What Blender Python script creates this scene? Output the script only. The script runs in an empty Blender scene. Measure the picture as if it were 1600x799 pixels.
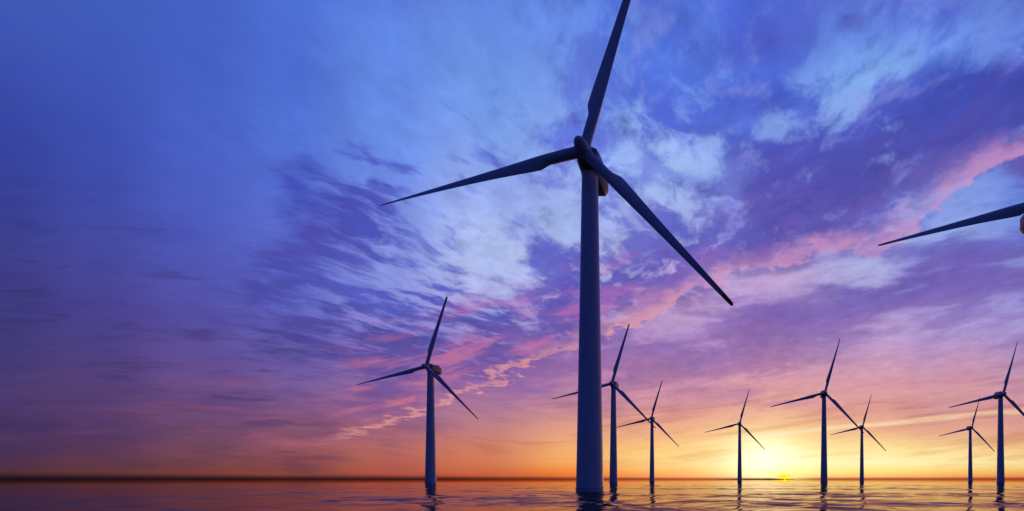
import bpy, bmesh, math, random
import numpy as np
from mathutils import Vector, Matrix

C = bpy.context.scene.collection
sc = bpy.context.scene
PI = math.pi

# ------------------------------------------------------------------ camera
# photo frame 1600 x 799: the horizon stands at y 749, the view axis at x 1160
F_PX, VX, VY, CAM_H = 600.0, 1160.0, 749.0, 3.3
cam_d = bpy.data.cameras.new('camera')
cam = bpy.data.objects.new('camera', cam_d); C.objects.link(cam)
cam.location = (0, 0, CAM_H)
cam.rotation_euler = (math.radians(90), 0, 0)
cam_d.sensor_width = 36
cam_d.lens = 36 * F_PX / 1600
cam_d.shift_x = -(VX - 800) / 1600
cam_d.shift_y = (VY - 399.5) / 1600
cam_d.clip_start = 0.1
cam_d.clip_end = 90000
sc.camera = cam

# ------------------------------------------------------------------ colour management
sc.view_settings.view_transform = 'Standard'
sc.view_settings.look = 'None'
sc.view_settings.gamma = 1
sc.view_settings.exposure = 0
sc.view_settings.use_curve_mapping = False
sc.cycles.max_bounces = 6
sc.cycles.glossy_bounces = 4
sc.cycles.sample_clamp_indirect = 4
sc.cycles.sample_clamp_direct = 3
sc.cycles.use_denoising = True

SUN_AZ, SUN_EL = math.atan((1226 - VX) / F_PX), math.radians(0.04)

# ------------------------------------------------------------------ sun (just on the horizon, behind the turbines)
sd = bpy.data.lights.new('sun', 'SUN')
sd.energy = 0.3
sd.angle = math.radians(0.3)
sd.color = (1.0, 0.36, 0.22)
sun = bpy.data.objects.new('sun', sd); C.objects.link(sun)
sv = Vector((math.sin(SUN_AZ) * math.cos(SUN_EL), math.cos(SUN_AZ) * math.cos(SUN_EL), math.sin(SUN_EL)))
sun.rotation_euler = sv.to_track_quat('Z', 'Y').to_euler()
sun.location = sv * 500

# ------------------------------------------------------------------ world: dusk sky with cloud layers, all laid out on the sky's own directions
world = bpy.data.worlds.new('World'); sc.world = world
world.use_nodes = True
nt = world.node_tree; nt.nodes.clear()
N = nt.nodes.new; L = nt.links.new

def lin(c):
    return [((v / 255) / 12.92 if v / 255 <= .04045 else ((v / 255 + .055) / 1.055) ** 2.4) for v in c[:3]]

def setin(sock, v):
    if isinstance(v, bpy.types.NodeSocket): L(v, sock)
    else: sock.default_value = v

def M(op, a, b=None, c=None, clamp=False):
    n = N('ShaderNodeMath'); n.operation = op; n.use_clamp = clamp
    setin(n.inputs[0], a)
    if b is not None: setin(n.inputs[1], b)
    if c is not None: setin(n.inputs[2], c)
    return n.outputs[0]

def ADD(a, b): return M('ADD', a, b)
def SUB(a, b): return M('SUBTRACT', a, b)
def MUL(a, b): return M('MULTIPLY', a, b)

def SM(x, a, b, lo=0.0, hi=1.0):
    n = N('ShaderNodeMapRange'); n.interpolation_type = 'SMOOTHSTEP'
    setin(n.inputs[0], x); setin(n.inputs[1], a); setin(n.inputs[2], b)
    n.inputs[3].default_value = lo; n.inputs[4].default_value = hi
    return n.outputs[0]

def MIXC(f, a, b, blend='MIX'):
    n = N('ShaderNodeMix'); n.data_type = 'RGBA'; n.blend_type = blend
    n.clamp_factor = True
    setin(n.inputs[0], f)
    for s, v in ((n.inputs[6], a), (n.inputs[7], b)):
        if isinstance(v, bpy.types.NodeSocket): L(v, s)
        else: s.default_value = (*v[:3], 1)
    return n.outputs[2]

def MIXF(f, a, b):
    n = N('ShaderNodeMix'); n.data_type = 'FLOAT'
    setin(n.inputs[0], f); setin(n.inputs[2], a); setin(n.inputs[3], b)
    return n.outputs[0]

def VEC(x, y, z=0.0):
    n = N('ShaderNodeCombineXYZ')
    setin(n.inputs[0], x); setin(n.inputs[1], y); setin(n.inputs[2], z)
    return n.outputs[0]

def NOISE(v, scale, detail=4.0, rough=.55, dist=0.0, typ='FBM', lac=2.0):
    n = N('ShaderNodeTexNoise'); n.noise_dimensions = '3D'; n.noise_type = typ
    L(v, n.inputs['Vector'])
    n.inputs['Scale'].default_value = scale; n.inputs['Detail'].default_value = detail
    n.inputs['Roughness'].default_value = rough; n.inputs['Distortion'].default_value = dist
    n.inputs['Lacunarity'].default_value = lac
    return n

def sky_dir(px, py):
    p = (px - VX) / F_PX; q = (VY - py) / F_PX
    return math.atan(p), math.atan(q / math.sqrt(1 + p * p))

tc = N('ShaderNodeTexCoord')
nrm = N('ShaderNodeVectorMath'); nrm.operation = 'NORMALIZE'; L(tc.outputs['Generated'], nrm.inputs[0])
sep = N('ShaderNodeSeparateXYZ'); L(nrm.outputs[0], sep.inputs[0])
DX, DY, DZ = sep.outputs
AZ0 = M('ARCTAN2', DX, DY)
DZP = M('MAXIMUM', DZ, 0.0)
EL0 = M('ARCSINE', DZP)
RT = M('SQRT', EL0)

# the cloud sheet seen in perspective (slightly curved away, so it never reaches infinity)
den = ADD(DZP, 0.10)
CX = M('DIVIDE', DX, den); CY = M('DIVIDE', DY, den)
A1 = math.radians(42)          # the bands run from the far left towards the near right
CU = ADD(MUL(CX, -math.cos(A1)), MUL(CY, math.sin(A1)))     # along the bands
CV = ADD(MUL(CX, math.sin(A1)), MUL(CY, math.cos(A1)))      # across the bands
P_iso = VEC(CX, CY, 0.37)

# slow warp of the lookups so no border is straight
wn = NOISE(P_iso, 2.3, 4, .55)
ws = N('ShaderNodeSeparateColor'); L(wn.outputs['Color'], ws.inputs[0])
W1 = SUB(ws.outputs[0], .5); W2 = SUB(ws.outputs[1], .5); W3 = SUB(ws.outputs[2], .5)
elfade = SM(EL0, math.radians(2), math.radians(20), .05, 1.0)
AZ = ADD(AZ0, MUL(MUL(W1, elfade), .30))
EL = M('MAXIMUM', ADD(EL0, MUL(MUL(W2, elfade), .10)), 0.0)
T0 = M('SQRT', M('DIVIDE', EL0, PI / 2))
T = M('SQRT', M('DIVIDE', EL, PI / 2))

def ramp(stops, fac):
    n = N('ShaderNodeValToRGB'); cr = n.color_ramp; cr.interpolation = 'LINEAR'
    stops = sorted(stops, key=lambda s: s[0])
    e = cr.elements
    e[0].position = stops[0][0]; e[1].position = stops[-1][0]
    for s in stops[1:-1]: e.new(s[0])
    for k, s in enumerate(stops):
        e[k].position = s[0]; e[k].color = s[1]
    L(fac, n.inputs[0])
    return n

def column(px, rows, fac):
    st = []
    for r in rows:
        _, el = sky_dir(px, r[0])
        t = math.sqrt(max(el, 0) / (PI / 2))
        c = r[1]; st.append((t, (*lin(c), c[3] if len(c) > 3 else 1.0)))
    return ramp(st, fac)

def free_column(rows, fac):       # rows given in degrees of elevation
    return ramp([(math.sqrt(math.radians(e) / (PI / 2)), (*lin(c), c[3] if len(c) > 3 else 1.0)) for e, c in rows], fac)

def grid(cols, az, fac, alpha=False):
    """columns of colour against elevation, blended from one azimuth to the next"""
    outc = outa = prev = None
    for a, rows, kind in cols:
        n = column(a, rows, fac) if kind == 'px' else free_column(rows, fac)
        aa = sky_dir(a, 700)[0] if kind == 'px' else math.radians(a)
        if outc is None:
            outc, outa = n.outputs[0], n.outputs[1]
        else:
            f = SM(az, prev, aa)
            outc = MIXC(f, outc, n.outputs[0])
            if alpha: outa = MIXF(f, outa, n.outputs[1])
        prev = aa
    return outc, outa

east = [(0, (18, 34, 88)), (6, (18, 40, 116)), (20, (18, 44, 130)), (50, (28, 54, 146)), (90, (54, 78, 178))]
eastc = [(0, (16, 28, 78, .3)), (20, (15, 34, 110, .4)), (60, (30, 46, 130, .4)), (90, (50, 70, 166, .4))]
Agrid = [
 (-180, east, 'deg'), (-100, east, 'deg'),
 (0, [(748,(48,27,35)),(738,(83,48,57)),(722,(79,50,76)),(700,(73,50,88)),(660,(75,54,100)),(600,(71,58,113)),(520,(65,60,124)),(440,(64,62,134)),(360,(60,65,144)),(300,(56,65,150)),(200,(54,69,161)),(100,(60,79,172)),(0,(64,89,182)),(-500,(58,83,176))], 'px'),
 (150, [(748,(67,32,35)),(738,(100,56,57)),(722,(97,58,74)),(700,(89,56,91)),(660,(89,60,106)),(600,(85,64,120)),(520,(75,65,137)),(440,(71,69,150)),(360,(67,75,162)),(300,(64,77,169)),(200,(60,79,176)),(100,(64,87,182)),(0,(65,93,186)),(-500,(60,85,178))], 'px'),
 (300, [(748,(90,39,35)),(738,(125,63,58)),(722,(122,70,73)),(700,(112,70,89)),(660,(107,72,110)),(630,(109,76,124)),(600,(107,78,135)),(560,(98,78,146)),(520,(90,78,157)),(440,(82,84,174)),(360,(78,90,186)),(300,(74,93,191)),(200,(72,96,195)),(100,(68,94,193)),(0,(68,98,195)),(-500,(62,88,183))], 'px'),
 (450, [(748,(116,49,40)),(738,(144,73,63)),(722,(150,81,76)),(700,(146,85,96)),(660,(136,87,120)),(630,(128,89,136)),(600,(120,93,155)),(560,(110,97,172)),(520,(103,100,184)),(470,(99,106,195)),(420,(97,108,201)),(360,(91,108,205)),(300,(85,108,207)),(200,(81,113,211)),(100,(77,106,207)),(0,(77,110,209)),(-500,(65,93,190))], 'px'),
 (600, [(748,(142,58,44)),(738,(174,84,68)),(722,(180,94,82)),(700,(182,105,98)),(660,(165,105,128)),(630,(158,105,150)),(600,(150,110,170)),(560,(140,115,190)),(520,(130,125,208)),(470,(138,148,224)),(420,(140,152,228)),(360,(128,144,226)),(300,(112,138,226)),(200,(102,140,228)),(100,(98,136,228)),(0,(92,128,224)),(-500,(68,98,200))], 'px'),
 (750, [(748,(178,70,40)),(738,(202,98,62)),(722,(210,116,84)),(700,(208,125,100)),(660,(186,125,135)),(630,(170,118,155)),(600,(162,112,170)),(560,(160,120,185)),(520,(160,140,205)),(470,(178,180,230)),(420,(176,190,236)),(360,(170,186,236)),(300,(148,168,234)),(240,(128,158,230)),(180,(116,154,230)),(100,(108,148,230)),(0,(98,136,226)),(-500,(70,100,202))], 'px'),
 (900, [(748,(215,80,30)),(738,(238,122,45)),(722,(246,165,85)),(700,(242,172,112)),(670,(226,158,132)),(640,(206,145,150)),(600,(186,130,170)),(560,(170,125,182)),(520,(175,135,192)),(470,(180,165,218)),(420,(182,190,234)),(360,(163,182,235)),(300,(156,174,233)),(240,(139,167,233)),(180,(126,158,231)),(100,(109,145,227)),(0,(96,133,225)),(-500,(72,102,204))], 'px'),
 (1050, [(748,(228,84,30)),(738,(250,165,70)),(722,(250,212,132)),(700,(252,200,122)),(670,(242,178,138)),(640,(222,155,150)),(600,(206,146,174)),(560,(186,140,190)),(520,(182,146,202)),(470,(192,162,202)),(420,(185,165,218)),(360,(163,171,227)),(300,(158,182,235)),(240,(156,184,237)),(180,(130,161,231)),(100,(106,139,225)),(0,(87,119,217)),(-500,(70,98,200))], 'px'),
 (1200, [(748,(244,130,40)),(738,(255,238,140)),(722,(255,248,200)),(700,(255,240,160)),(670,(250,205,140)),(640,(236,176,150)),(600,(222,160,165)),(560,(205,150,185)),(520,(190,148,198)),(470,(186,156,212)),(430,(196,165,212)),(360,(139,130,207)),(300,(130,134,215)),(240,(125,148,225)),(180,(124,154,227)),(100,(96,130,223)),(0,(79,104,207)),(-500,(68,94,198))], 'px'),
 (1350, [(748,(228,96,40)),(738,(253,212,100)),(722,(254,243,182)),(700,(253,224,152)),(670,(240,182,140)),(640,(226,160,150)),(600,(215,155,165)),(560,(200,155,187)),(520,(186,158,208)),(470,(178,164,218)),(420,(172,172,222)),(360,(150,160,220)),(300,(140,150,220)),(240,(128,150,224)),(180,(136,168,232)),(120,(130,172,236)),(60,(108,145,228)),(0,(96,126,220)),(-500,(66,92,196))], 'px'),
 (1500, [(748,(218,86,40)),(738,(246,190,92)),(722,(253,238,172)),(700,(250,216,150)),(670,(228,165,140)),(640,(222,155,150)),(600,(212,155,165)),(560,(195,150,187)),(520,(176,152,208)),(470,(166,152,212)),(420,(152,152,216)),(360,(142,164,226)),(300,(128,152,224)),(240,(118,142,220)),(180,(108,136,220)),(120,(104,136,220)),(60,(114,150,230)),(0,(98,124,216)),(-500,(64,88,192))], 'px'),
 (1620, [(748,(205,76,40)),(738,(238,172,86)),(722,(250,228,160)),(700,(244,196,136)),(670,(222,158,140)),(640,(214,150,152)),(600,(200,148,168)),(560,(184,145,187)),(520,(168,148,208)),(470,(156,148,212)),(420,(142,146,214)),(360,(120,140,216)),(300,(100,128,214)),(240,(108,132,216)),(180,(104,130,216)),(120,(96,124,214)),(60,(104,136,222)),(0,(94,118,212)),(-500,(62,86,190))], 'px'),
 (62, [(0,(110,50,46)),(3,(140,78,84)),(10,(110,84,140)),(25,(86,92,180)),(50,(76,98,200)),(90,(60,86,190))], 'deg'),
 (100, east, 'deg'), (180, east, 'deg'),
]
Bgrid = [
 (-180, eastc, 'deg'), (-100, eastc, 'deg'),
 (0, [(740,(72,42,56,.35)),(600,(66,54,112,.4)),(420,(58,54,126,.5)),(300,(54,58,142,.45)),(200,(52,66,162,.2)),(0,(60,84,188,.1))], 'px'),
 (150, [(740,(84,48,57,.35)),(690,(80,52,88,.4)),(600,(78,58,116,.35)),(420,(67,62,145,.35)),(300,(61,71,168,.2)),(200,(58,78,182,.1)),(0,(64,90,194,.05))], 'px'),
 (300, [(740,(100,55,60,.4)),(700,(94,60,90,.4)),(650,(96,66,114,.35)),(560,(86,70,144,.35)),(450,(76,76,168,.3)),(360,(74,82,185,.28)),(240,(68,86,192,.1)),(100,(66,90,198,.0))], 'px'),
 (450, [(740,(110,60,65,.3)),(700,(110,65,90,.4)),(640,(100,70,125,.5)),(600,(94,74,140,.5)),(540,(80,70,148,.7)),(500,(80,75,162,.65)),(440,(76,78,172,.6)),(360,(78,78,176,.68)),(300,(70,78,182,.66)),(240,(64,78,180,.6)),(205,(66,88,195,.3)),(165,(80,100,205,.0))], 'px'),
 (600, [(740,(150,80,65,.2)),(690,(140,88,108,.4)),(640,(124,84,140,.7)),(600,(112,84,155,.75)),(560,(94,80,158,.8)),(520,(80,76,158,.78)),(485,(84,88,184,.55)),(440,(92,98,200,.42)),(380,(80,86,186,.62)),(340,(78,82,182,.68)),(290,(76,84,186,.62)),(240,(80,98,200,.45)),(190,(98,128,220,.2)),(120,(100,130,220,0))], 'px'),
 (750, [(740,(190,92,45,.2)),(690,(186,108,100,.2)),(665,(170,110,135,.3)),(620,(150,100,150,.4)),(590,(130,95,165,.75)),(540,(104,84,164,.82)),(500,(88,80,168,.82)),(465,(98,98,195,.42)),(420,(126,136,218,.25)),(360,(105,112,208,.32)),(300,(96,108,206,.4)),(240,(82,102,204,.42)),(180,(90,116,214,.35)),(120,(100,132,220,.1))], 'px'),
 (900, [(740,(226,105,42,0.20)),(690,(222,145,95,0.25)),(640,(190,130,150,0.30)),(600,(165,115,165,0.50)),(560,(150,105,165,0.55)),(530,(128,98,170,0.75)),(490,(104,90,175,0.82)),(440,(92,88,184,0.85)),(400,(96,98,195,0.66)),(360,(124,134,218,0.30)),(300,(114,122,214,0.49)),(240,(96,112,212,0.59)),(180,(96,118,215,0.54)),(100,(98,124,216,0.44)),(0,(88,114,214,0.44))], 'px'),
 (1050, [(740,(238,130,45,0.20)),(700,(240,175,110,0.25)),(660,(210,148,140,0.30)),(620,(196,136,160,0.50)),(580,(160,114,162,0.85)),(545,(146,112,178,0.80)),(505,(160,132,196,0.40)),(468,(150,115,170,0.70)),(440,(112,94,180,0.82)),(400,(104,94,185,0.82)),(360,(98,104,195,0.75)),(320,(104,110,200,0.50)),(270,(124,146,224,0.39)),(200,(85,102,205,0.62)),(150,(76,102,208,0.64)),(80,(79,112,212,0.62)),(0,(76,108,210,0.64))], 'px'),
 (1200, [(740,(252,215,100,0.20)),(690,(246,195,135,0.25)),(650,(215,150,150,0.40)),(600,(196,136,165,0.45)),(560,(166,120,168,0.70)),(520,(136,102,168,0.88)),(490,(124,98,178,0.88)),(450,(166,145,200,0.20)),(415,(118,94,170,0.78)),(380,(93,87,180,0.88)),(320,(91,84,175,0.88)),(270,(79,80,177,0.95)),(230,(78,83,182,0.86)),(190,(89,112,212,0.44)),(140,(70,92,198,0.76)),(100,(76,102,205,0.66)),(40,(79,94,200,0.72)),(0,(74,98,205,0.64))], 'px'),
 (1350, [(740,(244,185,80,.2)),(700,(246,200,120,.3)),(670,(228,160,135,.45)),(640,(215,150,145,.3)),(600,(205,150,170,.3)),(540,(170,135,185,.4)),(480,(132,106,178,.8)),(450,(116,100,182,.88)),(420,(150,140,205,.35)),(385,(119,104,180,.68)),(350,(100,90,178,.88)),(300,(83,80,172,.92)),(250,(77,82,177,.88)),(200,(78,90,194,.62)),(150,(81,102,208,.5)),(80,(91,126,220,.25)),(0,(91,112,210,.48))], 'px'),
 (1500, [(740,(236,165,75,.2)),(710,(244,200,120,.3)),(680,(228,165,135,.4)),(640,(210,150,150,.5)),(590,(195,140,165,.5)),(540,(160,130,185,.5)),(490,(140,120,190,.5)),(440,(114,96,178,.86)),(400,(110,95,180,.88)),(360,(109,118,200,.4)),(310,(100,128,215,.2)),(270,(109,98,180,.68)),(230,(77,78,171,.92)),(190,(70,78,174,.92)),(140,(66,78,179,.92)),(100,(72,92,194,.65)),(60,(91,124,215,.28)),(20,(81,102,208,.5))], 'px'),
 (1620, [(740,(226,150,70,.2)),(710,(236,188,118,.3)),(680,(215,155,135,.4)),(590,(180,132,165,.5)),(490,(140,120,190,.5)),(430,(118,100,180,.7)),(390,(107,99,180,.78)),(350,(100,108,195,.4)),(300,(81,108,205,.2)),(260,(100,88,175,.75)),(200,(72,78,174,.92)),(120,(65,74,171,.92)),(70,(72,92,194,.6)),(30,(83,108,208,.4))], 'px'),
 (62, [(0,(90,44,50,.4)),(12,(80,60,120,.6)),(35,(68,70,160,.7)),(60,(60,72,170,.5)),(90,(60,80,180,.4))], 'deg'),
 (100, eastc, 'deg'), (180, eastc, 'deg'),
]
base, _ = grid(Agrid, AZ0, T0)
cloud, cover = grid(Bgrid, AZ, T, alpha=True)

def dg0(d): return math.radians(d)
def curve(pts, azs):
    """front line: elevation (rad) against azimuth, as a float curve"""
    n = N('ShaderNodeFloatCurve')
    a0, a1 = math.radians(-70), math.radians(50)
    m = n.mapping.curves[0]
    ps = []
    for x, y in pts:
        a, e = sky_dir(x, y); ps.append(((a - a0) / (a1 - a0), e))
    ps = [(0.0, ps[0][1])] + ps + [(1.0, ps[-1][1])]
    while len(m.points) < len(ps): m.points.new(.5, .5)
    for k, p in enumerate(ps):
        m.points[k].location = p; m.points[k].handle_type = 'AUTO'
    n.mapping.update()
    L(M('DIVIDE', SUB(azs, a0), a1 - a0, clamp=True), n.inputs[1])
    return n.outputs[0]

F1 = curve([(470,705),(540,686),(600,668),(665,645),(700,630),(760,602),(800,588),(850,566),(900,550),(1000,505),(1060,480),(1100,458),(1150,432),(1200,418),(1300,398),(1350,382),(1400,366),(1440,350),(1490,316),(1540,282),(1600,250)], AZ0)
FAH = M('MAXIMUM', DY, .18)
QH = M('DIVIDE', DZP, FAH); PH = M('DIVIDE', DX, FAH)      # rows of cloud lying square across the view
QS = SUB(QH, MUL(PH, SM(AZ0, sky_dir(500, 500)[0], sky_dir(900, 500)[0], 0.0, .13)))
# ---- cloud textures on the sheet
def cloud_mask(ox, oy):
    """cover 0..1 of the sheet, sampled at an offset (ox, oy) along/across the bands"""
    u = ADD(CU, ox); v = ADD(CV, oy)
    wq = MUL(W3, .25)
    billow = NOISE(VEC(MUL(ADD(u, wq), .80), ADD(v, MUL(W1, .3)), 1.7), 8.2, 8, .64, .08)
    feather = NOISE(VEC(MUL(ADD(u, MUL(W1, .35)), 1.30), MUL(ADD(v, wq), .74), 4.1), 7.2, 7, .60, .15)
    zone = SM(AZ0, sky_dir(700, 400)[0], sky_dir(900, 400)[0])
    n = MIXF(zone, feather.outputs[0], billow.outputs[0])
    level = NOISE(VEC(MUL(PH, 2.6), ADD(MUL(QS, 13.0), MUL(W3, .8)), 5.5), 1.25, 6, .56, .25)
    lz = MUL(SM(AZ, sky_dir(120, 400)[0], sky_dir(560, 400)[0], 1, 0), 1.0)
    lz2 = SM(EL0, dg0(9), dg0(15), 1, 0)
    lz3 = SM(SUB(EL0, F1), dg0(-1.5), dg0(1.5), .82, 0)
    n = MIXF(M('MAXIMUM', M('MAXIMUM', lz, MUL(lz2, .85)), lz3), n, level.outputs[0])
    return n
n0 = cloud_mask(0.0, 0.0)
calm = SM(AZ, sky_dir(120, 400)[0], sky_dir(620, 400)[0])
soft = ADD(SM(EL0, math.radians(3), math.radians(16), .17, .095), MUL(SUB(1.0, calm), .10))
cover = MUL(cover, ADD(.85, MUL(calm, .15)))
bigm = NOISE(VEC(CU, MUL(CV, 1.4), 21.0), 2.0, 3, .5, .1).outputs[0]
thr = ADD(SUB(0.75, MUL(cover, 0.46)), MUL(SUB(bigm, .5), MUL(calm, .26)))
mask = N('ShaderNodeMapRange'); mask.interpolation_type = 'SMOOTHSTEP'
L(n0, mask.inputs[0]); L(SUB(thr, soft), mask.inputs[1]); L(ADD(thr, soft), mask.inputs[2])
mask = mask.outputs[0]
col = MIXC(mask, base, cloud)

# puffs: paler and darker knots inside the cloud
puff = NOISE(VEC(MUL(CU, .9), MUL(CV, 1.25), 31.0), 9.5, 7, .60, .12).outputs[0]
hi = MUL(SM(EL0, math.radians(9), math.radians(20)), SM(AZ0, sky_dir(500, 400)[0], sky_dir(950, 400)[0], 0.0, 1.0))
hi = MUL(hi, SM(SUB(EL0, F1), dg0(-1), dg0(3)))
col = MIXC(MUL(MUL(SM(puff, .52, .72), hi), .55), col, lin((132, 142, 218)))
col = MIXC(MUL(MUL(SM(puff, .46, .28), hi), .50), col, lin((70, 72, 164)))
# fine luminance mottling inside the cloud
fine = NOISE(VEC(CU, MUL(CV, 1.2), 9.0), 11.0, 6, .62, .15).outputs[0]
calm2 = ADD(.18, MUL(calm, .82))
mott = ADD(1.0, MUL(MUL(MUL(SUB(fine, .5), SM(EL0, 0.05, .35)), calm2), .60))
big = NOISE(VEC(CU, MUL(CV, 1.5), 3.0), 2.2, 3, .5, .2).outputs[0]
mott = MUL(mott, ADD(1.0, MUL(MUL(MUL(SUB(big, .5), SM(EL0, 0.03, .3)), calm2), .30)))
vm = N('ShaderNodeVectorMath'); vm.operation = 'SCALE'; L(col, vm.inputs[0]); L(mott, vm.inputs[3])
col = vm.outputs[0]

# ---- undersides lit from the sun: pink rims along the cloud fronts
edge = NOISE(VEC(CU, MUL(CV, 1.0), 6.6), 4.5, 5, .55, .3).outputs[0]
edge2 = NOISE(VEC(MUL(CU, 1.3), MUL(CV, 1.3), 2.2), 13.0, 5, .6, .1).outputs[0]
E1 = ADD(SUB(edge, .5), MUL(SUB(edge2, .5), .45))
s1 = ADD(SUB(EL0, F1), MUL(E1, SM(EL0, dg0(1), dg0(13), .022, .14)))
streak0 = NOISE(VEC(MUL(AZ0, 5.0), MUL(SUB(EL0, MUL(F1, .8)), 12.0), 3.3), 1.5, 6, .58, .15).outputs[0]
def dg(d): return math.radians(d)
rim_w = SM(AZ0, sky_dir(600, 600)[0], sky_dir(1000, 500)[0], dg(.50), dg(1.9))
rise = SM(s1, dg(-.15), dg(.5))
rf = N('ShaderNodeMapRange'); rf.interpolation_type = 'SMOOTHSTEP'
L(s1, rf.inputs[0]); L(MUL(rim_w, .35), rf.inputs[1]); L(MUL(rim_w, 2.0), rf.inputs[2]); rf.inputs[3].default_value = 1; rf.inputs[4].default_value = 0
az_env = MUL(SM(AZ0, sky_dir(480, 690)[0], sky_dir(580, 680)[0]), SM(AZ0, math.radians(44), math.radians(60), 1, 0))
rim = MUL(MUL(MUL(rise, rf.outputs[0]), az_env), SM(streak0, .36, .58, .42, 1.0))
rimcol = MIXC(SM(AZ0, sky_dir(1000, 600)[0], sky_dir(1400, 600)[0]), lin((240, 162, 150)), lin((226, 158, 184)))
rimcol = MIXC(SM(EL0, dg(14), dg(32)), rimcol, lin((210, 152, 196)))
col = MIXC(MUL(rim, SM(EL0, dg(10), dg(28), .88, .68)), col, rimcol)

# broken pink streaks above the front
streak = NOISE(VEC(MUL(AZ0, 4.6), MUL(SUB(EL0, MUL(F1, .75)), 19.0), 12.0), 1.35, 6, .60, .15).outputs[0]
up = MUL(SM(s1, dg(.5), dg(2.5)), SM(s1, dg(5), dg(13), 1, 0))
up = MUL(up, SM(EL0, dg(24), dg(36), 1, .25))
strk = MUL(MUL(MUL(SM(streak, .47, .64), up), az_env), SM(AZ0, sky_dir(900, 600)[0], sky_dir(1150, 600)[0], .75, .32))
strkcol = MIXC(SM(EL0, dg(8), dg(26)), lin((212, 118, 140)), lin((170, 105, 185)))
col = MIXC(strk, col, strkcol)

# faint rose wisps low in the dusky left
wisp = NOISE(VEC(MUL(PH, 2.4), MUL(QS, 17.0), 44.0), 1.5, 6, .60, .3).outputs[0]
wl = MUL(MUL(SM(wisp, .50, .70), SM(AZ0, sky_dir(560, 600)[0], sky_dir(760, 600)[0], 1, 0)), MUL(SM(EL0, dg(1.5), dg(3.5)), SM(EL0, dg(6), dg(11), 1, 0)))
col = MIXC(MUL(wl, .50), col, MIXC(SM(AZ0, sky_dir(50, 600)[0], sky_dir(520, 600)[0]), lin((96, 64, 108)), lin((186, 104, 128))))
dw = MUL(MUL(SM(wisp, .46, .32), SM(AZ0, sky_dir(400, 600)[0], sky_dir(620, 600)[0], 1, 0)), MUL(SM(EL0, dg(1), dg(2.5)), SM(EL0, dg(14), dg(24), 1, 0)))
col = MIXC(MUL(dw, .45), col, lin((58, 46, 98)))

# thin bright streak low over the sea, right of the tall turbine
F3 = curve([(980,704),(1100,693),(1200,681),(1300,669),(1400,660),(1500,650),(1620,640)], AZ0)
s3 = ADD(SUB(EL0, F3), MUL(SUB(NOISE(VEC(MUL(AZ0, 6.0), MUL(EL0, 30.0), 2.0), 1.6, 4, .5).outputs[0], .5), .012))
b3 = MUL(MUL(SM(M('ABSOLUTE', s3), 0.0, dg(.55), 1, 0), SM(AZ0, sky_dir(1000, 700)[0], sky_dir(1180, 700)[0])), .75)
col = MIXC(b3, col, lin((255, 222, 178)))
# salmon bars under and over the streak
lowb = NOISE(VEC(MUL(PH, 3.2), MUL(QS, 40.0), 7.0), 1.2, 6, .58, .3).outputs[0]
lowmask = MUL(MUL(SM(lowb, .48, .68), SM(EL0, dg(1.2), dg(3))), SM(EL0, dg(9), dg(16), 1, 0))
lowm = MIXC(1.0, col, (0.80, 0.66, 0.66), 'MULTIPLY')
col = MIXC(MUL(lowmask, SM(AZ0, sky_dir(300, 500)[0], sky_dir(900, 500)[0], .3, .75)), col, lowm)

# ---- glow round the setting sun and the half-sunk disc
def blob(px, py, wx, wy, p=1.0):
    a, e = sky_dir(px, py)
    dx = M('DIVIDE', SUB(AZ0, a), wx); dy = M('DIVIDE', SUB(EL0, e), wy)
    r2 = ADD(MUL(dx, dx), MUL(dy, dy))
    if p > 5: return M('EXPONENT', MUL(MUL(r2, r2), -1.0))
    return M('EXPONENT', MUL(r2, -p))
g1 = blob(1198, 722, dg(4.4), dg(3.2))
col = MIXC(MUL(g1, .85), col, (1.55, 1.40, 1.02))          # brighter than the film can hold, so the water under it shines
g2 = blob(1220, 735, dg(22), dg(4.0))
col = MIXC(MUL(g2, .30), col, (1.45, 1.18, .55))
# dark bank of haze lying on the horizon, thinner and red by the sun
hb_az = SM(AZ0, sky_dir(650, 740)[0], sky_dir(1120, 740)[0])
hb_h = MIXF(hb_az, dg(.27), dg(.17))
hb_h = MUL(hb_h, ADD(.8, MUL(NOISE(VEC(MUL(AZ0, 9.0), 0.0, 5.0), 1.5, 4, .55).outputs[0], .4)))
rr = N('ShaderNodeMapRange'); rr.interpolation_type = 'SMOOTHSTEP'
L(EL0, rr.inputs[0]); L(MUL(hb_h, -.2), rr.inputs[1]); L(MUL(hb_h, 2.1), rr.inputs[2]); rr.inputs[3].default_value = 1; rr.inputs[4].default_value = 0
hbc = MIXC(hb_az, lin((26, 14, 18)), lin((150, 52, 34)))
hbc = MIXC(SM(M('ABSOLUTE', AZ0), math.radians(70), math.radians(110)), hbc, lin((34, 30, 60)))
col = MIXC(MUL(rr.outputs[0], .92), col, hbc)
g4 = blob(1226, 745, dg(3.2), dg(1.3))
col = MIXC(MUL(g4, .7), col, lin((255, 246, 130)))
g3 = M('MINIMUM', MUL(blob(1226, 745.5, dg(.90), dg(.40), 9), 1.6), 1.0)
col = MIXC(g3, col, (1.6, 0.90, 0.05))
# nothing below the horizon but the dark
col = MIXC(SM(DZ, -.05, -.001), (0.004, 0.006, 0.02), col)

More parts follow.
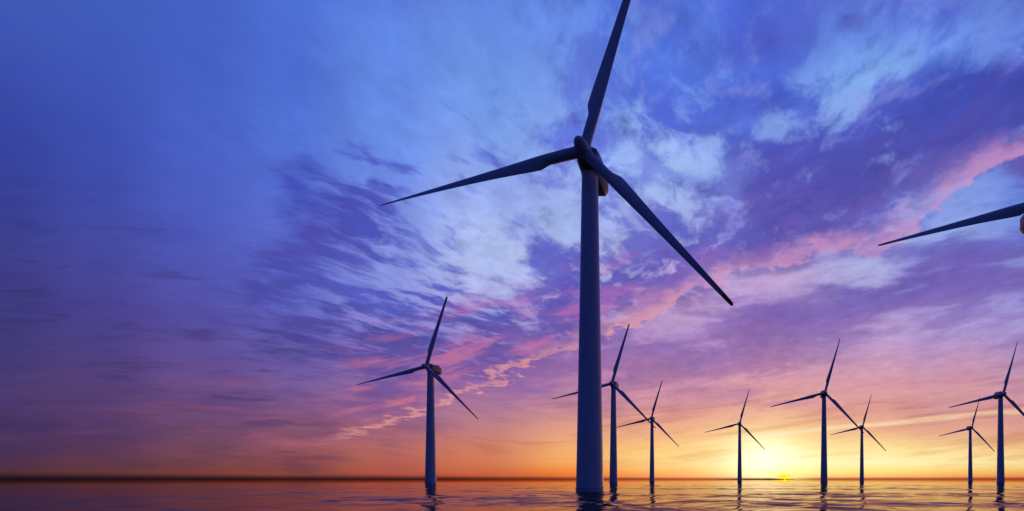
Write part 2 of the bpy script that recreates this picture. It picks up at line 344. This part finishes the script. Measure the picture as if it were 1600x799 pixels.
skyt = N('ShaderNodeTexSky'); skyt.sky_type = 'NISHITA'; skyt.sun_disc = False
skyt.sun_elevation = SUN_EL; skyt.sun_rotation = SUN_AZ
skyt.air_density = 1.2; skyt.dust_density = 1.5; skyt.ozone_density = 3
bg1 = N('ShaderNodeBackground'); L(skyt.outputs[0], bg1.inputs[0]); bg1.inputs[1].default_value = 0.004
bg2 = N('ShaderNodeBackground'); L(col, bg2.inputs[0]); bg2.inputs[1].default_value = 1.0
ads = N('ShaderNodeAddShader'); L(bg1.outputs[0], ads.inputs[0]); L(bg2.outputs[0], ads.inputs[1])
wo = N('ShaderNodeOutputWorld'); L(ads.outputs[0], wo.inputs[0])

# ------------------------------------------------------------------ materials
def new_mat(name):
    m = bpy.data.materials.new(name); m.use_nodes = True
    t = m.node_tree; b = t.nodes['Principled BSDF']
    return m, t, b

def paint(name, c, rough=.42, dirt=.25):
    m, t, b = new_mat(name)
    tcn = t.nodes.new('ShaderNodeTexCoord')
    mp = t.nodes.new('ShaderNodeMapping'); mp.inputs['Scale'].default_value = (1.3, 1.3, .12)
    t.links.new(tcn.outputs['Object'], mp.inputs[0])
    n = t.nodes.new('ShaderNodeTexNoise'); n.inputs['Scale'].default_value = 1.6; n.inputs['Detail'].default_value = 6
    t.links.new(mp.outputs[0], n.inputs['Vector'])
    r = t.nodes.new('ShaderNodeValToRGB')
    r.color_ramp.elements[0].position = .35; r.color_ramp.elements[1].position = .65
    r.color_ramp.elements[0].color = (*[v * (1 - dirt) for v in c], 1); r.color_ramp.elements[1].color = (*c, 1)
    t.links.new(n.outputs[0], r.inputs[0]); t.links.new(r.outputs[0], b.inputs['Base Color'])
    b.inputs['Roughness'].default_value = rough
    return m

M_paint = paint('turbine_paint', (.46, .48, .50), .42, .12)
M_nac = paint('nacelle_paint', (.13, .15, .20), .45, .15)
M_tower = paint('tower_paint', (.46, .48, .51), .38, .14)
M_red = paint('red_paint', (.70, .02, .012), .42, .12)
M_dark = paint('dark_metal', (.05, .05, .055), .5, .3)

m_sea, t, b = new_mat('sea_water')
t.nodes.remove(b)
dif = t.nodes.new('ShaderNodeBsdfDiffuse'); dif.inputs['Color'].default_value = (.006, .009, .016, 1)
glo = t.nodes.new('ShaderNodeBsdfGlossy'); glo.inputs['Color'].default_value = (.90, .73, .58, 1); glo.inputs['Roughness'].default_value = .02
fre = t.nodes.new('ShaderNodeFresnel'); fre.inputs['IOR'].default_value = 1.33
mx = t.nodes.new('ShaderNodeMixShader')
t.links.new(fre.outputs[0], mx.inputs[0]); t.links.new(dif.outputs[0], mx.inputs[1]); t.links.new(glo.outputs[0], mx.inputs[2])
t.links.new(mx.outputs[0], t.nodes['Material Output'].inputs[0])
tcn = t.nodes.new('ShaderNodeTexCoord')
mp = t.nodes.new('ShaderNodeMapping'); mp.inputs['Scale'].default_value = (.55, 1.0, 1.0)
t.links.new(tcn.outputs['Object'], mp.inputs[0])
n = t.nodes.new('ShaderNodeTexNoise'); n.inputs['Scale'].default_value = 1.1; n.inputs['Detail'].default_value = 4
n.inputs['Roughness'].default_value = .5
t.links.new(mp.outputs[0], n.inputs['Vector'])
bp = t.nodes.new('ShaderNodeBump'); bp.inputs['Distance'].default_value = .06
ln = t.nodes.new('ShaderNodeVectorMath'); ln.operation = 'LENGTH'; t.links.new(tcn.outputs['Object'], ln.inputs[0])
mr = t.nodes.new('ShaderNodeMapRange'); mr.inputs[1].default_value = 150; mr.inputs[2].default_value = 620
mr.inputs[3].default_value = .34; mr.inputs[4].default_value = 0.0          # the ripples die out on the calm outer water
t.links.new(ln.outputs['Value'], mr.inputs[0]); t.links.new(mr.outputs[0], bp.inputs['Strength'])
t.links.new(n.outputs[0], bp.inputs['Height']); [t.links.new(bp.outputs[0], q.inputs['Normal']) for q in (dif, glo, fre)]

m_land, t, b = new_mat('dark_headland')
n = t.nodes.new('ShaderNodeTexNoise'); n.inputs['Scale'].default_value = .004; n.inputs['Detail'].default_value = 6
r = t.nodes.new('ShaderNodeValToRGB')
r.color_ramp.elements[0].color = (.010, .012, .009, 1); r.color_ramp.elements[1].color = (.03, .027, .02, 1)
tcn = t.nodes.new('ShaderNodeTexCoord'); t.links.new(tcn.outputs['Object'], n.inputs['Vector'])
t.links.new(n.outputs[0], r.inputs[0]); t.links.new(r.outputs[0], b.inputs['Base Color'])
b.inputs['Roughness'].default_value = .95

# ------------------------------------------------------------------ helpers
def link(name, me, parent=None):
    o = bpy.data.objects.new(name, me); C.objects.link(o)
    if parent: o.parent = parent
    return o

def mesh_obj(name, bm, mats, parent=None, smooth=True, angle=None):
    bmesh.ops.recalc_face_normals(bm, faces=bm.faces)
    me = bpy.data.meshes.new(name); bm.to_mesh(me); bm.free()
    for m in (mats if isinstance(mats, (list, tuple)) else [mats]): me.materials.append(m)
    if smooth:
        me.polygons.foreach_set('use_smooth', [True] * len(me.polygons))
        if angle: me.set_sharp_from_angle(angle=math.radians(angle))
    return link(name, me, parent)

def loft(bm, rings, cap0=True, cap1=True, mat=None):
    vs = [[bm.verts.new(p) for p in r] for r in rings]
    n = len(vs[0])
    for i in range(len(vs) - 1):
        for j in range(n):
            k = (j + 1) % n
            f = bm.faces.new((vs[i][j], vs[i][k], vs[i + 1][k], vs[i + 1][j]))
            if mat: f.material_index = mat(i, j)
    if cap0: bm.faces.new(vs[0][::-1])
    if cap1:
        f = bm.faces.new(vs[-1])
    return vs

def lathe_z(bm, prof, seg=48, x=0, y=0):
    loft(bm, [[(x + r * math.cos(2 * PI * k / seg), y + r * math.sin(2 * PI * k / seg), z) for k in range(seg)] for r, z in prof])

def box(bm, x0, x1, y0, y1, z0, z1):
    vs = [bm.verts.new((x, y, z)) for x in (x0, x1) for y in (y0, y1) for z in (z0, z1)]
    for f in ((0, 1, 3, 2), (4, 6, 7, 5), (0, 4, 5, 1), (2, 3, 7, 6), (0, 2, 6, 4), (1, 5, 7, 3)):
        bm.faces.new([vs[k] for k in f])

def tube(bm, a, b_, r, seg=8):
    a = Vector(a); b_ = Vector(b_); d = (b_ - a).normalized()
    u = d.orthogonal().normalized(); w = d.cross(u)
    loft(bm, [[p + r * (math.cos(2 * PI * k / seg) * u + math.sin(2 * PI * k / seg) * w) for k in range(seg)] for p in (a, b_)])

# ------------------------------------------------------------------ the sea: one sheet to the horizon, real waves near the camera
rng = np.random.default_rng(11)
az_d = np.radians(np.linspace(-68, 43, 820))
az_c = np.radians(np.linspace(43, 292, 160)[1:-1])
az_all = np.concatenate([az_d, az_c])
r_list = [0.4]
while r_list[-1] < 28000:
    r = r_list[-1]
    if r < 22: s = .10 * r + .05
    elif r < 500: s = .0038 * r
    elif r < 2000: s = .03 * r
    else: s = .12 * r
    r_list.append(r + s)
r_all = np.array(r_list)
RR, AA = np.meshgrid(r_all, az_all, indexing='ij')
XX = RR * np.sin(AA); YY = RR * np.cos(AA)
ZZ = np.zeros_like(XX)
SLOPE = 0.050
waves = []
for k in range(90):
    lam = math.exp(rng.uniform(math.log(.9), math.log(14)))
    th = rng.normal(0, math.radians(27)) + math.radians(8)
    kx, ky = 2 * PI / lam * math.sin(th), 2 * PI / lam * math.cos(th)
    waves.append((lam, kx, ky, rng.uniform(0, 2 * PI)))
# patchiness: groups of waves come and go
patch = np.zeros_like(XX)
for k in range(14):
    lam = rng.uniform(25, 90); th = rng.uniform(0, 2 * PI)
    patch += np.sin(2 * PI / lam * (XX * math.sin(th) + 1.3 * YY * math.cos(th)) + rng.uniform(0, 6.28))
patch = np.clip(.85 + .16 * patch, .3, 1.6)
wx = XX.copy(); wy = YY.copy()
for k in range(6):           # gentle warp keeps the crests from running straight
    lam = rng.uniform(14, 40); th = rng.uniform(0, 2 * PI)
    ph = 2 * PI / lam * (XX * math.sin(th) + YY * math.cos(th)) + rng.uniform(0, 6.28)
    wx += .8 * np.sin(ph); wy += .8 * np.cos(ph)
step = np.gradient(r_all)[:, None]
for lam, kx, ky, ph in waves:
    amp = SLOPE / math.sqrt(45) / (2 * PI / lam) * (lam / 6) ** .10
    fade = np.clip((lam / (3.0 * step) - 1.0), 0, 1)      # drop waves the grid cannot carry
    ZZ += amp * fade * np.sin(kx * wx + ky * wy + ph)
far = np.clip((720 - RR) / 560, 0, 1) ** 1.1
far = far * (1 + 2.0 * np.exp(-(RR / 75) ** 2))      # livelier water close by
ZZ = ZZ * patch * far
nr, na = RR.shape
verts = np.stack([XX, YY, ZZ], -1).reshape(-1, 3)
verts = np.vstack([verts, [[0, 0, 0]]])
ii, jj = np.meshgrid(np.arange(nr - 1), np.arange(na), indexing='ij')
a_ = ii * na + jj; b__ = ii * na + (jj + 1) % na
quads = np.stack([a_, b__, b__ + na, a_ + na], -1).reshape(-1, 4)[:, ::-1]
tris = np.stack([np.full(na, nr * na), (np.arange(na) + 1) % na, np.arange(na)], -1)
me = bpy.data.meshes.new('sea')
me.vertices.add(len(verts)); me.vertices.foreach_set('co', verts.ravel())
nl = quads.size + tris.size
me.loops.add(nl); me.loops.foreach_set('vertex_index', np.concatenate([quads.ravel(), tris.ravel()]))
me.polygons.add(len(quads) + len(tris))
me.polygons.foreach_set('loop_start', np.concatenate([np.arange(len(quads)) * 4, quads.size + np.arange(len(tris)) * 3]))
me.polygons.foreach_set('use_smooth', np.ones(len(quads) + len(tris), bool))
me.update(calc_edges=True); me.validate()
me.materials.append(m_sea)
sea = link('sea', me); sea['kind'] = 'structure'
if me.polygons[len(me.polygons) // 2].normal.z < 0: me.flip_normals()

# ------------------------------------------------------------------ low headland far off beyond the turbines, under the sun
def headland(px0, px1, dist, h_px, seed):
    rnd = random.Random(seed); bm = bmesh.new()
    n = 60; rows = []
    phs = [rnd.uniform(0, 6.28) for _ in range(5)]
    for k in range(n + 1):
        t = k / n
        x = (px0 + (px1 - px0) * t - VX) / F_PX * dist
        env = math.sin(PI * t) ** .6
        w = sum(math.sin(t * (5 + 9 * q) + phs[q]) / (1 + q) for q in range(5)) * .16
        h = max(.4, env * (1 + w) * h_px / F_PX * dist)
        rows.append([(x, dist - 260 * env - 4, -2), (x, dist - 120 * env - 3, h * .7), (x, dist, h), (x, dist + 260, h * .6), (x, dist + 500, -2)])
    loft(bm, rows)
    return mesh_obj('headland', bm, m_land, smooth=True)
hl = headland(1118, 1244, 9000, 1.2, 5)
hl['kind'] = 'structure'
hl2 = headland(-260, 700, 12500, .9, 8)
hl2['kind'] = 'structure'

# ------------------------------------------------------------------ wind turbine
HUB_H, R_BL, OVER = 90.0, 56.4, 4.2     # hub height, blade radius, rotor centre ahead of the tower

def blade_mesh():
    # (r, chord, thickness, leading edge offset, twist)
    st = [(1.2, 2.5, 2.5, -1.25, 0), (5.0, 2.5, 2.45, -1.25, 0), (8.4, 2.55, 2.2, -1.27, 0), (9.6, 2.7, 2.0, -1.28, 0), (11.0, 3.3, 1.75, -1.29, 1),
          (12.0, 3.62, 1.6, -1.30, 1), (14, 3.55, 1.35, -1.28, 2), (18, 3.25, 1.02, -1.2, 5), (24, 2.75, .74, -1.05, 9), (31, 2.3, .52, -.9, 14),
          (38, 1.95, .38, -.78, 19), (44, 1.65, .28, -.68, 24), (49, 1.42, .21, -.6, 29), (52.4, 1.28, .17, -.54, 33), (55.3, 1.12, .13, -.48, 36), (56.1, .95, .09, -.40, 37), (R_BL, .55, .04, -.2, 37)]
    bm = bmesh.new(); n = 28; rings = []
    for r, c, th, le, tw in st:
        w = min(1, max(0, (r - 8.0) / 4.0)); w = w * w * (3 - 2 * w)     # circle -> aerofoil
        ring = []
        ca, sa = math.cos(math.radians(tw)), math.sin(math.radians(tw))
        for k in range(n):
            a = 2 * PI * k / n
            xc = .5 - .5 * math.cos(a)
            s = 1 if a <= PI else -1
            foil = 5 * (.2969 * math.sqrt(max(xc, 0)) - .126 * xc - .3516 * xc ** 2 + .2843 * xc ** 3 - .1036 * xc ** 4)
            ye = (1 - w) * .5 * math.sin(a) + w * s * foil
            cx = le + xc * c; cy = ye * th + w * .10 * th * math.sin(PI * xc)
            # chord along +x (trailing edge), thickness along y, trailing edge turned towards -y
            px_ = cx * ca - cy * sa
            py_ = cx * sa + cy * ca - .00030 * r ** 2
            ring.append((px_, py_, r))
        rings.append(ring)
    loft(bm, rings, mat=lambda i, j: 1 if st[i][0] >= 52.3 else 0)
    return bm

def ring_pts(y, w, top, bot, ch=.55, chb=1.25):
    right = [(w * .62, top), (w, top - ch), (w, .75), (w, -.55), (w, bot + chb), (w * .66, bot)]
    pts = [(x, y, z) for x, z in right] + [(-x, y, z) for x, z in right[::-1]]
    return pts

def make_turbine():
    root = bpy.data.objects.new('wind_turbine', None); C.objects.link(root)
    root.empty_display_size = 4
    # tower (base at the origin)
    bm = bmesh.new()
    z_top = HUB_H - 3.35
    prof = [(3.62, -6.0), (3.62, .93)]
    secs = [.93, 22, 45, 67, z_top]
    def rad(z): return 3.56 + (2.08 - 3.56) * (z / z_top) ** .92
    for a, b_ in zip(secs[:-1], secs[1:]):
        for k in range(6):
            z = a + (b_ - a) * k / 6
            if k == 0:
                if a > 1: prof += [(rad(z), z - .02), (rad(z) - .018, z), (rad(z), z + .02)]
                else: prof += [(rad(z), z + .005)]
            else: prof.append((rad(z), z))
    prof.append((rad(z_top), z_top))
    lathe_z(bm, prof, 72)
    tw = mesh_obj('tower', bm, M_tower, root, True, 40)
    bm = bmesh.new(); lathe_z(bm, [(3.5, .935), (3.80, .94), (3.82, 1.00), (3.5, 1.05)], 72)
    mesh_obj('flange', bm, M_paint, tw, True, 30)
    bm = bmesh.new(); lathe_z(bm, [(2.02, z_top - .02), (2.25, z_top + .02), (2.25, z_top + .5), (2.0, z_top + .52)], 48)
    mesh_obj('yaw_bearing', bm, M_dark, root, True, 30)
    # nacelle: hub centre lies at y = -OVER
    Y0 = -OVER
    bm = bmesh.new()
    secs = [(Y0 + 1.75, 2.1, 2.2, -1.85), (Y0 + 2.1, 2.65, 2.75, -2.2), (Y0 + 3.6, 2.75, 2.95, -2.8), (Y0 + 5.2, 2.75, 2.95, -3.1), (Y0 + 9.8, 2.65, 2.85, -3.25), (Y0 + 11.9, 2.4, 2.5, -3.2), (Y0 + 12.5, 2.15, 2.0, -2.85)]
    rings = [ring_pts(*s) for s in secs]
    rings = [[(x, y, z + HUB_H) for x, y, z in r] for r in rings]
    vs = loft(bm, rings, cap0=True, cap1=False, mat=lambda i, j: 1 if (i >= 3 and j in (2, 8)) else 0)
    last = vs[-1]
    for k in range(5):
        f = bm.faces.new((last[k], last[k + 1], last[10 - k], last[11 - k]))
        if k == 2: f.material_index = 1
    bmesh.ops.recalc_face_normals(bm, faces=bm.faces)
    es = [e for e in bm.edges if len(e.link_faces) == 2 and e.calc_face_angle(0) > .5]
    bmesh.ops.bevel(bm, geom=es, offset=.07, segments=2, affect='EDGES', profile=.6)
    nac = mesh_obj('nacelle', bm, [M_nac, M_red], root, True, 35)
    # roof gear
    bm = bmesh.new(); zt = HUB_H + 2.85
    box(bm, -1.7, 1.7, Y0 + 9.3, Y0 + 10.2, zt - .1, zt + .85)
    bmesh.ops.bevel(bm, geom=bm.edges[:], offset=.06, segments=2, affect='EDGES')
    mesh_obj('cooler', bm, M_dark, nac, True, 35)
    bm = bmesh.new()
    tube(bm, (-1.2, Y0 + 11.3, zt - .6), (-1.2, Y0 + 11.3, zt + 1.5), .07)
    tube(bm, (1.2, Y0 + 11.3, zt - .6), (1.2, Y0 + 11.3, zt + 1.5), .07)
    tube(bm, (-1.75, Y0 + 11.3, zt + 1.1), (-.65, Y0 + 11.3, zt + 1.1), .05)
    tube(bm, (.65, Y0 + 11.3, zt + 1.1), (1.75, Y0 + 11.3, zt + 1.1), .05)
    tube(bm, (-1.2, Y0 + 11.3, zt + .5), (1.2, Y0 + 11.3, zt + .5), .05)
    mesh_obj('wind_sensor', bm, M_dark, nac, True, 35)
    bm = bmesh.new()
    for sx in (-1.9, 1.9):
        for y in (4.6, 6.2, 7.8, 9.0):
            tube(bm, (sx, Y0 + y, zt - .35), (sx, Y0 + y, zt + .85), .04, 6)
        tube(bm, (sx, Y0 + 4.6, zt + .85), (sx, Y0 + 9.0, zt + .85), .04, 6)
        tube(bm, (sx, Y0 + 4.6, zt + .4), (sx, Y0 + 9.0, zt + .4), .03, 6)
    tube(bm, (-1.9, Y0 + 4.6, zt + .85), (1.9, Y0 + 4.6, zt + .85), .04, 6)
    mesh_obj('railing', bm, M_paint, nac, True, 35)
    bm = bmesh.new(); lathe_z(bm, [(.0001, zt - .05), (.32, zt - .05), (.32, zt + .35), (.22, zt + .6), (.0001, zt + .66)], 20, 0, Y0 + 7.4)
    mesh_obj('beacon', bm, M_red, nac, True, 40)
    bm = bmesh.new()
    box(bm, -.9, .9, Y0 + 3.3, Y0 + 4.8, zt - .2, zt + .35)
    bmesh.ops.bevel(bm, geom=bm.edges[:], offset=.08, segments=2, affect='EDGES')
    mesh_obj('hatch', bm, M_paint, nac, True, 35)
    # hub with its nose cone, axis along y
    bm = bmesh.new(); seg = 40
    prof = [(1.55, 1.72), (1.78, 1.55), (1.88, .8), (1.92, 0), (1.88, -.9), (1.74, -1.8), (1.48, -2.6), (1.1, -3.25), (.62, -3.68), (.25, -3.84), (.02, -3.87)]
    loft(bm, [[(r * math.cos(2 * PI * k / seg), Y0 + y, HUB_H + r * math.sin(2 * PI * k / seg)) for k in range(seg)] for r, y in prof])
    hub = mesh_obj('hub', bm, M_paint, root, True, 50)
    # three blades about the hub centre
    first = None
    for k in range(3):
        ang = math.radians(74.2 + 120 * k)       # counter-clockwise from the right, as the camera sees it
        if first is None:
            first = mesh_obj('blade', blade_mesh(), [M_paint, M_red], root, True, 50); bl = first
        else:
            bl = first.copy(); C.objects.link(bl); bl.parent = root
        zc = Vector((math.cos(ang), 0, math.sin(ang)))
        xc = Vector((-math.sin(ang), 0, math.cos(ang)))       # trailing edge side
        yc = zc.cross(xc)
        bl.matrix_local = Matrix.Translation((0, Y0, HUB_H)) @ Matrix((xc, yc, zc)).transposed().to_4x4()
        bm = bmesh.new(); sg = 36
        loft(bm, [[(r * math.cos(2 * PI * q / sg), r * math.sin(2 * PI * q / sg), z) for q in range(sg)] for r, z in ((1.27, 1.5), (1.42, 1.52), (1.42, 1.95), (1.27, 2.0))])
        cl = mesh_obj('root_collar', bm, M_paint, bl, True, 40) if k == 0 else collar.copy()
        if k == 0: collar = cl
        else: bm.free(); C.objects.link(cl); cl.parent = bl
    return root

def copy_tree(o, parent=None):
    c = o.copy(); C.objects.link(c); c.parent = parent
    for ch in list(o.children): copy_tree(ch, c)
    return c

# (tower x in the photo, hub y in the photo, label)
spots = [
 (921.8, 235.5, 'tallest and nearest wind turbine, its dark blue tower standing in the foreground water'),
 (673.0, 573.0, 'lone wind turbine left of the tallest one, red striped nacelle seen from the side'),
 (958.6, 599.5, 'wind turbine just behind the tallest tower, its left blade crossing behind that tower'),
 (1018.8, 654.0, 'small wind turbine touched by a blade of its taller neighbour, left of the sun glow'),
 (1155.7, 662.0, 'small distant wind turbine alone against the brightest glow, just left of the setting sun'),
 (1287.5, 614.0, 'mid sized wind turbine right of the sun, its lower right blade reaching a smaller one'),
 (1346.6, 667.0, 'small wind turbine crossed by a blade tip of the larger one right of the sun'),
 (1516.0, 668.5, 'smallest wind turbine near the right edge, beside a larger one'),
 (1563.3, 615.5, 'mid sized wind turbine nearest the right edge with its whole tower in view'),
 (1633.0, 311.0, 'large near wind turbine cut off by the right edge, one blade and nacelle corner showing'),
]
proto = make_turbine()
for i, (tx, hy, label) in enumerate(spots):
    D = F_PX * (HUB_H - CAM_H) / (VY - hy)          # distance of the rotor plane
    o = proto if i == 0 else copy_tree(proto)
    Dt = D + OVER
    o.location = ((tx - VX) / F_PX * Dt, Dt, 0)
    o['label'] = label; o['category'] = 'wind turbine'; o['group'] = 'wind turbines standing in the sea'
